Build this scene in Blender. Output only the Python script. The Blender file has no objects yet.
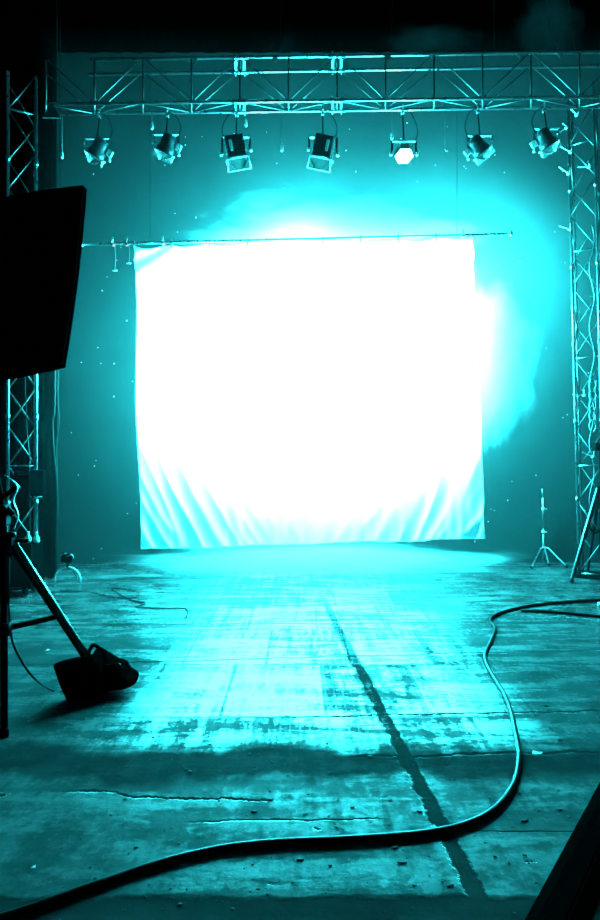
import bpy, bmesh, math, random
from mathutils import Vector, Matrix, Euler, noise as mnoise
random.seed(7)
S = bpy.context.scene
COL = S.collection
PI = math.pi
F = 600.0
EYE = 1.5

def P(px, py, Y):
    """world point seen at photo pixel (px, py) at distance Y"""
    return Vector(((px - 300) / F * Y, Y, EYE + (460 - py) / F * Y))

def G(px, py, z=0.0):
    """point of the floor (height z) seen at photo pixel"""
    Y = (EYE - z) * F / (py - 460)
    return Vector(((px - 300) / F * Y, Y, z))

# ---------------------------------------------------------------- materials
class X:
    nt = None
    def __init__(s, sock): s.s = sock
    def _m(op, *a, clamp=False):
        n = X.nt.nodes.new('ShaderNodeMath'); n.operation = op; n.use_clamp = clamp
        for i, v in enumerate(a):
            if isinstance(v, X): X.nt.links.new(v.s, n.inputs[i])
            else: n.inputs[i].default_value = v
        return X(n.outputs[0])
    def __add__(s, o): return X._m('ADD', s, o)
    __radd__ = __add__
    def __sub__(s, o): return X._m('SUBTRACT', s, o)
    def __rsub__(s, o): return X._m('SUBTRACT', o, s)
    def __mul__(s, o): return X._m('MULTIPLY', s, o)
    __rmul__ = __mul__
    def __abs__(s): return X._m('ABSOLUTE', s)

def smooth(v, a, b):
    n = X.nt.nodes.new('ShaderNodeMapRange'); n.interpolation_type = 'SMOOTHSTEP'
    X.nt.links.new(v.s, n.inputs[0]); n.inputs[1].default_value = a; n.inputs[2].default_value = b
    n.inputs[3].default_value = 0; n.inputs[4].default_value = 1
    return X(n.outputs[0])

def nz(scale, detail=4, rough=.55, vec=None, dist=0.0, sx=1, sy=1, sz=1):
    nt = X.nt
    n = nt.nodes.new('ShaderNodeTexNoise'); n.inputs['Scale'].default_value = scale
    n.inputs['Detail'].default_value = detail; n.inputs['Roughness'].default_value = rough
    n.inputs['Distortion'].default_value = dist
    if vec is None:
        vec = nt.nodes.new('ShaderNodeTexCoord').outputs['Object']
    m = nt.nodes.new('ShaderNodeMapping'); m.inputs['Scale'].default_value = (sx, sy, sz)
    nt.links.new(vec, m.inputs[0]); nt.links.new(m.outputs[0], n.inputs['Vector'])
    return X(n.outputs['Fac'])

def new_mat(name):
    m = bpy.data.materials.new(name); m.use_nodes = True
    nt = m.node_tree; nt.nodes.clear(); X.nt = nt
    out = nt.nodes.new('ShaderNodeOutputMaterial')
    return m, nt, out

def mixcol(fac, a, b):
    n = X.nt.nodes.new('ShaderNodeMix'); n.data_type = 'RGBA'
    for i, v in ((0, fac), (6, a), (7, b)):
        if isinstance(v, X): X.nt.links.new(v.s, n.inputs[i])
        elif i == 0: n.inputs[0].default_value = v
        else: n.inputs[i].default_value = (*v, 1)
    return X(n.outputs[2])

def simple(name, col, rough=.5, metal=0.0, var=.3, scale=30, bump=.0, spec=.5, coat=0.0):
    m, nt, out = new_mat(name)
    b = nt.nodes.new('ShaderNodeBsdfPrincipled'); nt.links.new(b.outputs[0], out.inputs[0])
    n = nz(scale, 4)
    c = mixcol(n, tuple(v * (1 - var) for v in col), tuple(min(1, v * (1 + var)) for v in col))
    nt.links.new(c.s, b.inputs['Base Color'])
    r = X._m('ADD', n * .2, rough - .1, clamp=True); nt.links.new(r.s, b.inputs['Roughness'])
    b.inputs['Metallic'].default_value = metal
    b.inputs['Specular IOR Level'].default_value = spec
    b.inputs['Coat Weight'].default_value = coat
    if bump:
        bp = nt.nodes.new('ShaderNodeBump'); bp.inputs['Strength'].default_value = bump
        bp.inputs['Distance'].default_value = .01
        nt.links.new(nz(scale * 3, 3).s, bp.inputs['Height']); nt.links.new(bp.outputs[0], b.inputs['Normal'])
    return m

M = {}
M['alu'] = simple('brushed_aluminium', (.42, .43, .43), .3, 1.0, .12, 20)
M['alu_dull'] = simple('dull_aluminium', (.12, .12, .12), .45, .9, .25, 14)
M['bright'] = simple('polished_aluminium', (.9, .9, .9), .24, 1.0, .05, 12)
M['silver'] = simple('bright_silver_paint', (.85, .86, .86), .3, .35, .08, 30)
M['chrome'] = simple('chrome_tube', (.85, .85, .85), .18, 1.0, .05, 10)
M['black_metal'] = simple('black_coated_metal', (.0015, .0015, .0015), .5, 0, .3, 30, spec=.015)
M['grey_metal'] = simple('dark_grey_enamel', (.04, .04, .04), .4, 0, .2, 30)
M['black_matte'] = simple('matte_black_body', (.0015, .0015, .0015), .7, 0, .3, 30, spec=0)
M['black_cloth'] = simple('black_serge', (.0012, .0012, .0012), .95, 0, .4, 60, .2, spec=0)
M['black_nylon'] = simple('black_nylon', (.0008, .0008, .0008), .85, 0, .3, 80, .15, spec=0)
M['rubber'] = simple('black_rubber', (.001, .001, .001), .35, 0, .3, 40, spec=.05)
M['red'] = simple('red_clamp_paint', (.6, .02, .02), .4, 0, .1)
M['rope'] = simple('grey_cord', (.12, .12, .12), .7, 0, .2, 90)
M['cable_grey'] = simple('grey_cable_sheath', (.006, .006, .006), .45, 0, .2, 50, spec=.2)
M['paper'] = simple('torn_paper', (.8, .8, .8), .8, 0, .1)
M['flake'] = simple('dark_grit', (.01, .01, .01), .8, 0, .4)
M['bottle'] = simple('pale_green_plastic', (.45, .85, .65), .35, 0, .1)
M['wall'] = simple('painted_concrete_wall', (.045, .045, .045), .85, 0, .18, 1.3, .15, spec=.1)
M['wall_dark'] = simple('dark_painted_wall', (.03, .03, .03), .9, 0, .3, 1.3, spec=.1)

def mat_lens():
    m, nt, out = new_mat('lamp_lens_glass')
    b = nt.nodes.new('ShaderNodeBsdfPrincipled'); nt.links.new(b.outputs[0], out.inputs[0])
    b.inputs['Base Color'].default_value = (.12, .13, .13, 1); b.inputs['Roughness'].default_value = .12
    b.inputs['Coat Weight'].default_value = .6
    return m
M['lens'] = mat_lens()

def mat_lit(name, col, st):
    m, nt, out = new_mat(name)
    e = nt.nodes.new('ShaderNodeEmission'); e.inputs[0].default_value = (*col, 1); e.inputs[1].default_value = st
    nt.links.new(e.outputs[0], out.inputs[0])
    return m
M['lit'] = mat_lit('lit_lamp_glass', (.35, .95, 1.0), 12.0)

def mat_backdrop():
    m, nt, out = new_mat('white_backdrop_cloth')
    tr = nt.nodes.new('ShaderNodeBsdfTransparent'); tr.inputs[0].default_value = (1, 1, 1, 1)
    tl = nt.nodes.new('ShaderNodeBsdfTranslucent'); tl.inputs[0].default_value = (.9, .9, .9, 1)
    df = nt.nodes.new('ShaderNodeBsdfDiffuse'); df.inputs[0].default_value = (.85, .85, .85, 1)
    a = nt.nodes.new('ShaderNodeMixShader'); a.inputs[0].default_value = .2
    nt.links.new(tl.outputs[0], a.inputs[1]); nt.links.new(df.outputs[0], a.inputs[2])
    b = nt.nodes.new('ShaderNodeMixShader'); b.inputs[0].default_value = .10
    nt.links.new(a.outputs[0], b.inputs[1]); nt.links.new(tr.outputs[0], b.inputs[2])
    nt.links.new(b.outputs[0], out.inputs[0])
    return m
M['backdrop'] = mat_backdrop()

def mat_floor():
    m, nt, out = new_mat('worn_wet_concrete_floor')
    df = nt.nodes.new('ShaderNodeBsdfDiffuse'); gl = nt.nodes.new('ShaderNodeBsdfGlossy'); mx = nt.nodes.new('ShaderNodeMixShader')
    gl.inputs['Color'].default_value = (1, 1, 1, 1)
    nt.links.new(df.outputs[0], mx.inputs[1]); nt.links.new(gl.outputs[0], mx.inputs[2]); nt.links.new(mx.outputs[0], out.inputs[0])
    tc = nt.nodes.new('ShaderNodeTexCoord'); sp = nt.nodes.new('ShaderNodeSeparateXYZ')
    nt.links.new(tc.outputs['Object'], sp.inputs[0])
    x, y = X(sp.outputs[0]), X(sp.outputs[1])
    big = nz(.9, 6, .6); mid = nz(4.5, 7, .65); fine = nz(28, 6, .7); grit = nz(110, 3, .7)
    streak = nz(2.2, 7, .65, sx=.5, sy=3.2, dist=.6)
    drag = nz(3.0, 6, .7, sx=5, sy=.45)
    # base concrete
    col = mixcol(smooth(mid, .35, .7), (.022, .022, .022), (.042, .042, .042))
    col = mixcol(smooth(fine, .56, .72) * .6, col, (.05, .05, .05))
    # worn pale paint in oblong panels over the middle of the floor
    br = nt.nodes.new('ShaderNodeTexBrick'); br.offset = .35
    mp = nt.nodes.new('ShaderNodeMapping'); mp.inputs['Location'].default_value = (.25, .1, 0)
    nt.links.new(tc.outputs['Object'], mp.inputs[0]); nt.links.new(mp.outputs[0], br.inputs['Vector'])
    br.inputs['Scale'].default_value = 1.0; br.inputs['Brick Width'].default_value = .62; br.inputs['Row Height'].default_value = .9
    br.inputs['Mortar Size'].default_value = .012; br.inputs['Mortar Smooth'].default_value = .3
    br.inputs['Color1'].default_value = (.15, .15, .15, 1); br.inputs['Color2'].default_value = (1, 1, 1, 1)
    brv = nt.nodes.new('ShaderNodeSeparateColor'); nt.links.new(br.outputs['Color'], brv.inputs[0])
    panel = X(brv.outputs[0]); joint = X(br.outputs['Fac'])
    area = smooth(y, 3.0, 3.5) * (1 - smooth(abs(x - .15) + (mid - .5) * .8, .85, 1.35))
    paint = X._m('MULTIPLY', area, smooth(streak * .55 + drag * .45 + (panel - .3) * .16 + (fine - .5) * .35, .47, .58), clamp=True)
    col = mixcol(paint * .8, col, (.15, .15, .15))
    ck = nt.nodes.new('ShaderNodeTexBrick'); ck.offset = 0.0
    nt.links.new(tc.outputs['Object'], ck.inputs['Vector']); ck.inputs['Scale'].default_value = 1.0
    ck.inputs['Brick Width'].default_value = .055; ck.inputs['Row Height'].default_value = .11; ck.inputs['Mortar Size'].default_value = .007
    patch = X._m('MULTIPLY', area * X(ck.outputs['Fac']), (1 - smooth(abs(x - .10) + (mid - .5) * .1, .20, .24)) * (1 - smooth(abs(y - 3.85) + (mid - .5) * .2, .52, .58)))
    col = mixcol(patch * .75, col, (.08, .08, .08))
    col = mixcol(joint * .5 * area, col, (.08, .08, .08))
    # a dark rough stain lying across the floor
    yw = y + (nz(1.5, 5, .6, sy=.6) - .5) * .7
    stain = X._m('MULTIPLY', 1 - smooth(abs(yw - 2.98) - (mid - .5) * .25, .08, .24), 1.0)
    stain2 = 1 - smooth(abs(yw - 2.30 + x * .1), .02, .10)
    # seam running away from the camera and cross cracks
    jag = (nz(7, 6, .8) - .5)
    seam = 1 - smooth(abs(x - (.785 - y * .083) + jag * .10) - jag * .05, .030, .042)
    def crack(y0, sl, w, amp, sc, xa=-9., xb=9., off=0.):
        n = nz(sc, 7, .75, sx=1, sy=.15)
        d = abs(y - x * sl - y0 + (n - .5) * amp)
        k = 1 - smooth(d - (nz(9, 3, .6) - .45) * w * 2, w * .55, w * 1.3)
        k = k * smooth(x, xa, xa + .15) * (1 - smooth(x, xb - .15, xb))
        return k
    cr = crack(3.50, .05, .010, .12, 2.2, -.2, 5)
    for c in (crack(3.02, .04, .011, .16, 1.7, .2, 5), crack(2.62, -.10, .009, .22, 1.4, -1.1, -.05), crack(2.50, .02, .006, .10, 2.0, -.5, .4),
              crack(2.42, .0, .004, .06, 1.0, .55, 5), crack(4.55, .08, .010, .16, 1.3, -3, 3), crack(5.5, .02, .012, .2, 1.3, -3, 4)):
        cr = X._m('MAXIMUM', cr, c)
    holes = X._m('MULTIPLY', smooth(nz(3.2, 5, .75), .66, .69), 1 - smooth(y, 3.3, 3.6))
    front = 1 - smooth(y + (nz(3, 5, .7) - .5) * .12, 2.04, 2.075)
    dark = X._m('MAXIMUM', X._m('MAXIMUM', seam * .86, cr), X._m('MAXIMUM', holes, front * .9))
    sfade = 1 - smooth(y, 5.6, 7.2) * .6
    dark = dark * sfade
    col = mixcol(stain * .85, col, (.008, .008, .008))
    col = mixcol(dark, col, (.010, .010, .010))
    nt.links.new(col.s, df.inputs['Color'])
    rg = .12 + mid * .20 + smooth(fine, .5, .8) * .15 + stain * .25 + stain2 * .12
    rg = rg + smooth(streak, .45, .62) * .12
    rg = X._m('MAXIMUM', rg, dark * .9)
    rg = rg + (1 - smooth(y, 2.4, 3.6)) * .12
    nt.links.new(X._m('MINIMUM', rg, .95).s, gl.inputs['Roughness'])
    h = mid * .5 + fine * .14 + grit * .035 + streak * .35 - dark * .5 + paint * .04
    bp = nt.nodes.new('ShaderNodeBump'); bp.inputs['Strength'].default_value = .45; bp.inputs['Distance'].default_value = .022
    nt.links.new(h.s, bp.inputs['Height']); nt.links.new((.45 - smooth(y, 3.8, 6.0) * .41).s, bp.inputs['Strength'])
    nt.links.new(bp.outputs[0], df.inputs['Normal']); nt.links.new(bp.outputs[0], gl.inputs['Normal'])
    fr = nt.nodes.new('ShaderNodeFresnel'); nt.links.new((1.20 + paint * .3).s, fr.inputs['IOR']); nt.links.new(bp.outputs[0], fr.inputs['Normal'])
    worn = smooth(streak * .55 + drag * .25 + mid * .2 + (fine - .5) * .3, .46, .58)
    wet = .05 + worn * .38 + paint * .9 + smooth(y, 4.4, 6.6) * .55
    wet = wet * (1 - dark) * (1 - stain * .88) * (1.25 - smooth(y, 2.6, 4.2) * .15)
    nt.links.new(X._m('MULTIPLY', X(fr.outputs[0]), wet, clamp=True).s, mx.inputs[0])
    return m
M['floor'] = mat_floor()

def mat_volume(name, dens, aniso=.2, noisy=False, thr=.45, scale=1.0, col=(1, 1, 1), soft=.6):
    m, nt, out = new_mat(name)
    v = nt.nodes.new('ShaderNodeVolumeScatter'); v.inputs['Color'].default_value = (*col, 1)
    v.inputs['Anisotropy'].default_value = aniso; v.inputs['Density'].default_value = dens
    nt.links.new(v.outputs[0], out.inputs['Volume'])
    if noisy:
        tc = nt.nodes.new('ShaderNodeTexCoord')
        ln = nt.nodes.new('ShaderNodeVectorMath'); ln.operation = 'LENGTH'
        nt.links.new(tc.outputs['Object'], ln.inputs[0])
        r = X(ln.outputs['Value'])
        n = nz(scale, 8, .62, dist=.5)
        fall = 1 - smooth(r, .15, 1.0)
        d = smooth(n + fall * soft, .70, .70 + .26 * soft / .6) * dens
        nt.links.new(d.s, v.inputs['Density'])
    return m

# ---------------------------------------------------------------- mesh helpers
class MB:
    def __init__(s): s.b = bmesh.new()
    def box(s, c, d, rot=None, bev=0.0):
        m = Matrix.Translation(Vector(c))
        if rot is not None: m = m @ (rot.to_matrix().to_4x4() if isinstance(rot, Euler) else rot.to_4x4())
        t = bmesh.new(); bmesh.ops.create_cube(t, size=1, matrix=Matrix.Diagonal((*d, 1)))
        if bev: bmesh.ops.bevel(t, geom=t.edges[:], offset=bev, segments=2, affect='EDGES', profile=.5)
        t.transform(m); s._merge(t); return s
    def _merge(s, t):
        mp = {v: s.b.verts.new(v.co) for v in t.verts}
        for f in t.faces:
            nf = s.b.faces.new([mp[v] for v in f.verts]); nf.smooth = f.smooth
        t.free()
    def rod(s, a, b, r, seg=10, r2=None):
        a, b = Vector(a), Vector(b); d = b - a; L = d.length
        if L < 1e-6: return s
        t = bmesh.new()
        bmesh.ops.create_cone(t, cap_ends=True, segments=seg, radius1=r, radius2=r if r2 is None else r2, depth=L)
        for f in t.faces: f.smooth = len(f.verts) == 4
        q = d.to_track_quat('Z', 'Y').to_matrix().to_4x4()
        t.transform(Matrix.Translation((a + b) / 2) @ q); s._merge(t); return s
    def bar(s, a, b, w, h):
        a, b = Vector(a), Vector(b); d = b - a
        t = bmesh.new(); bmesh.ops.create_cube(t, size=1, matrix=Matrix.Diagonal((w, h, d.length, 1)))
        t.transform(Matrix.Translation((a + b) / 2) @ d.to_track_quat('Z', 'Y').to_matrix().to_4x4()); s._merge(t); return s
    def tube(s, pts, r, seg=8, closed=False):
        pts = [Vector(p) for p in pts]; rings = []; n = len(pts)
        up = Vector((0, 0, 1)); prev = None
        for i, p in enumerate(pts):
            a = pts[(i - 1) % n] if (closed or i) else p
            c = pts[(i + 1) % n] if (closed or i < n - 1) else p
            d = (c - a).normalized()
            if prev is None:
                u = d.cross(up if abs(d.dot(up)) < .95 else Vector((1, 0, 0))).normalized()
            else:
                u = (prev - d * prev.dot(d)).normalized()
            prev = u; w = d.cross(u)
            rr = r(i / (n - 1)) if callable(r) else r
            rings.append([s.b.verts.new(p + (u * math.cos(2 * PI * k / seg) + w * math.sin(2 * PI * k / seg)) * rr) for k in range(seg)])
        m = n if closed else n - 1
        for i in range(m):
            A, B = rings[i], rings[(i + 1) % n]
            for k in range(seg):
                f = s.b.faces.new((A[k], A[(k + 1) % seg], B[(k + 1) % seg], B[k])); f.smooth = True
        if not closed:
            s.b.faces.new(rings[0][::-1]); s.b.faces.new(rings[-1])
        return s
    def lathe(s, prof, seg=20, m=Matrix()):
        rings = []
        for r, z in prof:
            rings.append([s.b.verts.new(m @ Vector((max(r, 1e-4) * math.cos(2 * PI * k / seg), max(r, 1e-4) * math.sin(2 * PI * k / seg), z))) for k in range(seg)])
        for A, B in zip(rings, rings[1:]):
            for k in range(seg):
                f = s.b.faces.new((A[k], A[(k + 1) % seg], B[(k + 1) % seg], B[k])); f.smooth = seg > 8
        s.b.faces.new(rings[0][::-1]); s.b.faces.new(rings[-1]); return s
    def prism(s, pts, thick, m=Matrix()):
        """outline in local XY, extruded along +Z"""
        A = [s.b.verts.new(m @ Vector((p[0], p[1], 0))) for p in pts]
        B = [s.b.verts.new(m @ Vector((p[0], p[1], thick))) for p in pts]
        n = len(pts); s.b.faces.new(A[::-1]); s.b.faces.new(B)
        for i in range(n): s.b.faces.new((A[i], A[(i + 1) % n], B[(i + 1) % n], B[i]))
        return s
    def build(s, name, mat, parent=None, loc=None):
        bmesh.ops.recalc_face_normals(s.b, faces=s.b.faces[:])
        me = bpy.data.meshes.new(name); s.b.to_mesh(me); s.b.free()
        me.materials.append(M[mat] if isinstance(mat, str) else mat)
        o = bpy.data.objects.new(name, me); COL.objects.link(o)
        if parent is not None: o.parent = parent
        if loc is not None: o.location = loc
        return o

def catmull(pts, sub=8):
    pts = [Vector(p) for p in pts]; out = []
    for i in range(len(pts) - 1):
        p0 = pts[max(i - 1, 0)]; p1 = pts[i]; p2 = pts[i + 1]; p3 = pts[min(i + 2, len(pts) - 1)]
        for k in range(sub):
            t = k / sub
            out.append(.5 * ((2 * p1) + (p2 - p0) * t + (2 * p0 - 5 * p1 + 4 * p2 - p3) * t * t + (3 * p1 - p0 - 3 * p2 + p3) * t ** 3))
    out.append(pts[-1]); return out

def tag(o, label, cat, group=None, kind=None):
    o['label'] = label; o['category'] = cat
    if group: o['group'] = group
    if kind: o['kind'] = kind
    return o
def thing(name, label, cat, loc=(0, 0, 0), rot=(0, 0, 0), group=None):
    o = bpy.data.objects.new(name, None); COL.objects.link(o); o.empty_display_size = .1
    o.location = loc; o.rotation_euler = rot
    return tag(o, label, cat, group)
def struct(o):
    o['kind'] = 'structure'; return o

# ---------------------------------------------------------------- setting
WY = 8.75; XR = 5.2; CH = 8.4
struct(MB().box((0, 3.6, -.05), (2 * XR, 11.4, .1)).build('floor', 'floor'))
struct(MB().box((0, WY + .1, CH / 2), (2 * XR, .2, CH)).build('wall_back', 'wall'))
struct(MB().box((-XR - .1, 3.6, CH / 2), (.2, 11.4, CH)).build('wall_left', 'wall_dark'))
struct(MB().box((XR + .1, 3.6, CH / 2), (.2, 11.4, CH)).build('wall_right', 'wall_dark'))
struct(MB().box((0, -2.2, CH / 2), (2 * XR, .2, CH)).build('wall_front', 'wall_dark'))
struct(MB().box((0, 3.6, CH + .05), (2 * XR, 11.4, .1)).build('ceiling', 'wall_dark'))

# drapes: pleated black cloth sheets
def drape(x0, x1, y, z0, z1, amp, per):
    b = bmesh.new(); n = int((x1 - x0) / per * 8) + 2; rows = 6
    g = []
    for j in range(rows + 1):
        v = j / rows; r = []
        for i in range(n + 1):
            u = i / n; x = x0 + (x1 - x0) * u
            ph = 2 * PI * x / per + .6 * math.sin(x * 3)
            r.append((x, y + amp * math.sin(ph) * (1 - .4 * v), z0 + (z1 - z0) * v ))
        g.append(r)
    for side in (0, .012):
        vs = [[b.verts.new((p[0], p[1] + side, p[2])) for p in r] for r in g]
        for j in range(rows):
            for i in range(n):
                f = b.faces.new((vs[j][i], vs[j][i + 1], vs[j + 1][i + 1], vs[j + 1][i])); f.smooth = True
    mb = MB(); mb.b.free(); mb.b = b
    return mb
XD = P(57, 0, 7.6).x
tag(drape(-XR + .02, XD, 7.6, .005, 8.3, .05, .22).build('stage_drape', 'black_cloth'), 'tall black pleated side curtain behind the truss tower beside the softbox', 'curtain')
tag(drape(-XR + .02, XR - .02, 7.55, P(0, 52, 7.55).z, 8.3, .008, .3).build('border_drape', 'black_cloth'), 'wide black border curtain hanging above the lighting truss', 'curtain')

# ---------------------------------------------------------------- glowing backdrop
SY = 7.8
def backdrop():
    root = thing('backdrop_screen', 'large white cloth backdrop glowing brightly, tied to the horizontal pipe', 'backdrop', (P(310, 548, SY).x, SY, 0))
    tl, tr, bl, br_ = P(134, 246, SY), P(474, 237, SY), P(140, 549, SY), P(486, 538, SY)
    NU, NV = 240, 150
    b = bmesh.new(); vs = []
    for j in range(NV + 1):
        v = j / NV; row = []          # v=0 top, 1 bottom
        for i in range(NU + 1):
            u = i / NU
            top = tl.lerp(tr, u); bot = bl.lerp(br_, u)
            p = top.lerp(bot, v)
            lo = max(0, (v - .58) / .42); hi = max(0, 1 - v / .16)
            cl = max(0, 1 - u / .55); crr = max(0, (u - .45) / .55)
            sL = u - .13 * (lo ** 1.5); sR = u + .15 * (lo ** 1.5)
            d = 0
            nL = mnoise.noise(Vector((sL * 19, lo * 1.2, 0))); nR = mnoise.noise(Vector((sR * 18, lo * 1.2, 7)))
            wl = 1 / (1 + math.exp((u - .42) * 9)); wr = 1 / (1 + math.exp((.52 - u) * 9))
            d += lo ** 1.1 * .075 * wl * (.35 + cl) * (.5 - abs(nL) * 1.9)
            d += lo ** 1.1 * .085 * wr * (.35 + crr) * (.5 - abs(nR) * 1.9)
            d += lo ** 2 * .03 * mnoise.noise(Vector((u * 48, lo * 2.5, 3)))
            d += .02 * math.sin(2 * PI * (u * 4 + v * .5)) * (1 - v * .3)
            d += hi * cl ** 3 * .05 * math.sin(2 * PI * (u * 9 + v * 14))
            d += hi * crr ** 3 * .04 * math.sin(2 * PI * (-u * 9 + v * 12))
            d += .006 * mnoise.noise(Vector((u * 14, v * 10, 3)))
            # edges pull in a little between ties
            ex = .03 * math.sin(PI * v) * (1 if u < .02 else 0)
            p.y += d
            p.z += .004 * math.sin(u * 60) * (v ** 14) + .008 * math.sin(u * 23) * (v ** 10) - .035 * abs(math.sin(PI * u * 9)) * (1 - v) ** 18
            p.x += .02 * math.sin(v * 9) * (1 - 2 * u) * (abs(1 - 2 * u) ** 6)
            row.append(b.verts.new(p - root.location))
        vs.append(row)
    for j in range(NV):
        for i in range(NU):
            f = b.faces.new((vs[j][i], vs[j][i + 1], vs[j + 1][i + 1], vs[j + 1][i])); f.smooth = True
    hem_b = [vs[NV][i].co.copy() for i in range(0, NU + 1, 2)]
    hem_l = [vs[j][0].co.copy() for j in range(0, NV + 1, 3)]
    hem_r = [vs[j][NU].co.copy() for j in range(0, NV + 1, 3)]
    mb = MB(); mb.b.free(); mb.b = b
    mb.build('cloth', 'backdrop', root)
    MB().tube(hem_b, .009, 6).build('bottom_hem', 'backdrop', root)
    MB().tube(hem_l, .007, 6).build('side_hem', 'backdrop', root)
    MB().tube(hem_r, .007, 6).build('side_hem', 'backdrop', root)
    a, c = P(82, 244.5, SY), P(511, 234, SY)
    for k in range(10):
        u = k / 9
        q = tl.lerp(tr, u) - root.location
        t = (q.x + root.location.x - a.x) / (c.x - a.x); pz = a.z + (c.z - a.z) * t
        ring = [Vector((q.x, .03 * math.cos(s) , (q.z - .01 + pz) / 2 + (abs(pz - q.z) / 2 + .035) * math.sin(s))) for s in [2 * PI * m_ / 14 for m_ in range(14)]]
        MB().tube(ring, .006, 5, closed=True).build('tie', 'rope', root)
    return root
backdrop()

pa, pb = P(82, 244.5, SY), P(511, 234, SY)
pipe = thing('hanging_pipe', 'long thin horizontal pipe that the glowing backdrop hangs from', 'pipe', pa)
MB().rod((0, 0, 0), pb - pa, .017, 14).build('pipe', 'alu', pipe)
for k in range(2):
    q = (pb - pa) * k
    MB().rod(q - Vector((.012, 0, 0)), q + Vector((.012, 0, 0)), .03, 14).rod(q + Vector((0, 0, -.02)), q + Vector((0, 0, .06)), .006).build('end_stop', 'alu', pipe)
for k in list(range(9, 44, 2)) + list(range(90, 99, 1)):
    q = (pb - pa) * (k / 100)
    MB().rod(q - Vector((.006, 0, 0)), q + Vector((.006, 0, 0)), .024, 10).build('collar', 'alu_dull', pipe)
for px, c in ((113, 'red'), (127, 'red'), (163, 'red'), (463, 'alu')):
    t = (px - 82) / 429
    q = pa.lerp(pb, t)
    r = thing('pipe_clamp', {113: 'small red clamp on the pipe, outermost at the bare left end', 127: 'small red clamp on the pipe just left of the cloth corner',
              163: 'small red clamp on the pipe over the top left of the glowing cloth', 463: 'small silver clamp on the pipe at the top right of the glowing cloth'}[px], 'clamp', q, group='clamps on the backdrop pipe')
    MB().box((0, 0, 0), (.03, .06, .06), bev=.006).build('jaw', c, r)
    MB().rod((0, -.03, 0), (0, -.06, .045), .006).rod((0, 0, .03), (0, 0, .085), .007).build('wing_screw', 'alu', r)
for px, L, lab in ((115.5, .34, 'thin cord dangling from the bare left end of the backdrop pipe'), (129.5, .25, 'short thin cord dangling from the pipe beside the cloth corner'),
                   (467, .5, 'thin cord dangling from the pipe by the top right cloth corner')):
    t = (px - 82) / 429; q = pa.lerp(pb, t) - Vector((0, .03, .02))
    r = thing('dangling_line', lab, 'cord', q, group='cords hanging from the backdrop pipe')
    MB().tube(catmull([(0, 0, 0), (.01, 0, -L * .5), (0, 0, -L)]), .004, 6).build('cord', 'rope', r)
    MB().rod((-.03, 0, -L), (.03, 0, -L), .007).build('toggle', 'silver', r)

# suspension wires for the pipe
for px in (150, 457):
    q = P(px, 238, SY)
    tag(MB().rod(q, Vector((q.x, q.y, 8.3)), .002, 6).build('suspension_wire', 'black_metal'), 'thin steel wire holding up the %s end of the backdrop pipe' % ('left' if px < 300 else 'right'), 'wire', 'wires holding the backdrop pipe')

# ---------------------------------------------------------------- overhead box truss
T1, T2 = 7.0, 7.24
def tz(px, py0, py1, Y):      # tilted chord: py0 at x=55, py1 at x=600
    return P(px, py0 + (py1 - py0) * (px - 55) / 545, Y)
def chordpt(which, px):
    return {'ft': lambda: tz(px, 60, 52, T1), 'fb': lambda: tz(px, 104, 97, T1),
            'rt': lambda: tz(px * 1.0, 75, 66, T2), 'rb': lambda: tz(px, 114, 107, T2)}[which]()
truss = thing('lighting_truss', 'long silver box truss spanning overhead with the stage lights hung below', 'truss', P(320, 100, 7.12))
def tl_(p): return p - truss.location
nodes = [240 + 48.5 * k for k in range(-4, 9)]
R1 = .018
for w in ('ft', 'fb', 'rt', 'rb'):
    x0 = {'ft': 90, 'rt': 88, 'fb': 50, 'rb': 45}[w]
    MB().rod(tl_(chordpt(w, x0)), tl_(chordpt(w, 640)), R1, 12).build('chord', 'alu', truss)
for i, nx in enumerate(nodes):
    for a, b_ in (('ft', 'fb'), ('rt', 'rb'), ('ft', 'rt'), ('fb', 'rb')):
        if a == 'rt' and i % 2: continue
        MB().rod(tl_(chordpt(a, nx)), tl_(chordpt(b_, nx)), .010 if a[0] != b_[0] else .011, 8).build('brace', 'alu_dull', truss)
    if i < len(nodes) - 1:
        x2 = nodes[i + 1]
        up = (i % 2 == 0)      # node 240 is index 4 -> vertex at top
        for f_, k in (('f', 0), ('r', 0)):
            a = chordpt(f_ + ('t' if up else 'b'), nx + (2 if up else 0)); c = chordpt(f_ + ('b' if up else 't'), x2 - (0 if up else 2))
            MB().rod(tl_(a), tl_(c), .0075, 8).build('diagonal', 'alu_dull', truss)
        a = chordpt('fb' if up else 'rb', nx); c = chordpt('rb' if up else 'fb', x2)
        MB().rod(tl_(a), tl_(c), .008, 8).build('diagonal', 'alu_dull', truss)
for nx in (240, 337):
    for w in ('ft', 'fb', 'rt', 'rb'):
        p = tl_(chordpt(w, nx)); m_ = MB()
        for s_ in (-.055, .055):
            m_.box(p + Vector((s_, 0, 0)), (.016, .07, .07), bev=.004)
        m_.rod(p - Vector((.10, 0, 0)), p + Vector((.10, 0, 0)), .026, 12)
        m_.build('splice_joint', 'alu', truss)
    for a, b_ in (('ft', 'rt'), ('fb', 'rb')):
        p, q = tl_(chordpt(a, nx)), tl_(chordpt(b_, nx))
        for s_ in (-.05, .05):
            MB().bar(p + Vector((s_, 0, 0)), q + Vector((s_, 0, 0)), .03, .012).build('splice_plate', 'alu', truss)
for nx in (140, 195, 275, 388, 433, 520, 560):       # small gusset plates
    p = tl_(chordpt('ft', nx))
    MB().prism([(-.05, 0), (.05, 0), (.0, -.07)], .008, Matrix.Translation(p) @ Matrix.Rotation(PI / 2, 4, 'X')).build('gusset', 'alu', truss)
p = tl_(chordpt('fb', 52))
MB().prism([(-.10, -.17), (.11, -.17), (.0, .02)], .02, Matrix.Translation(p) @ Matrix.Rotation(PI / 2, 4, 'X')).build('end_plate', 'alu_dull', truss)

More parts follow.
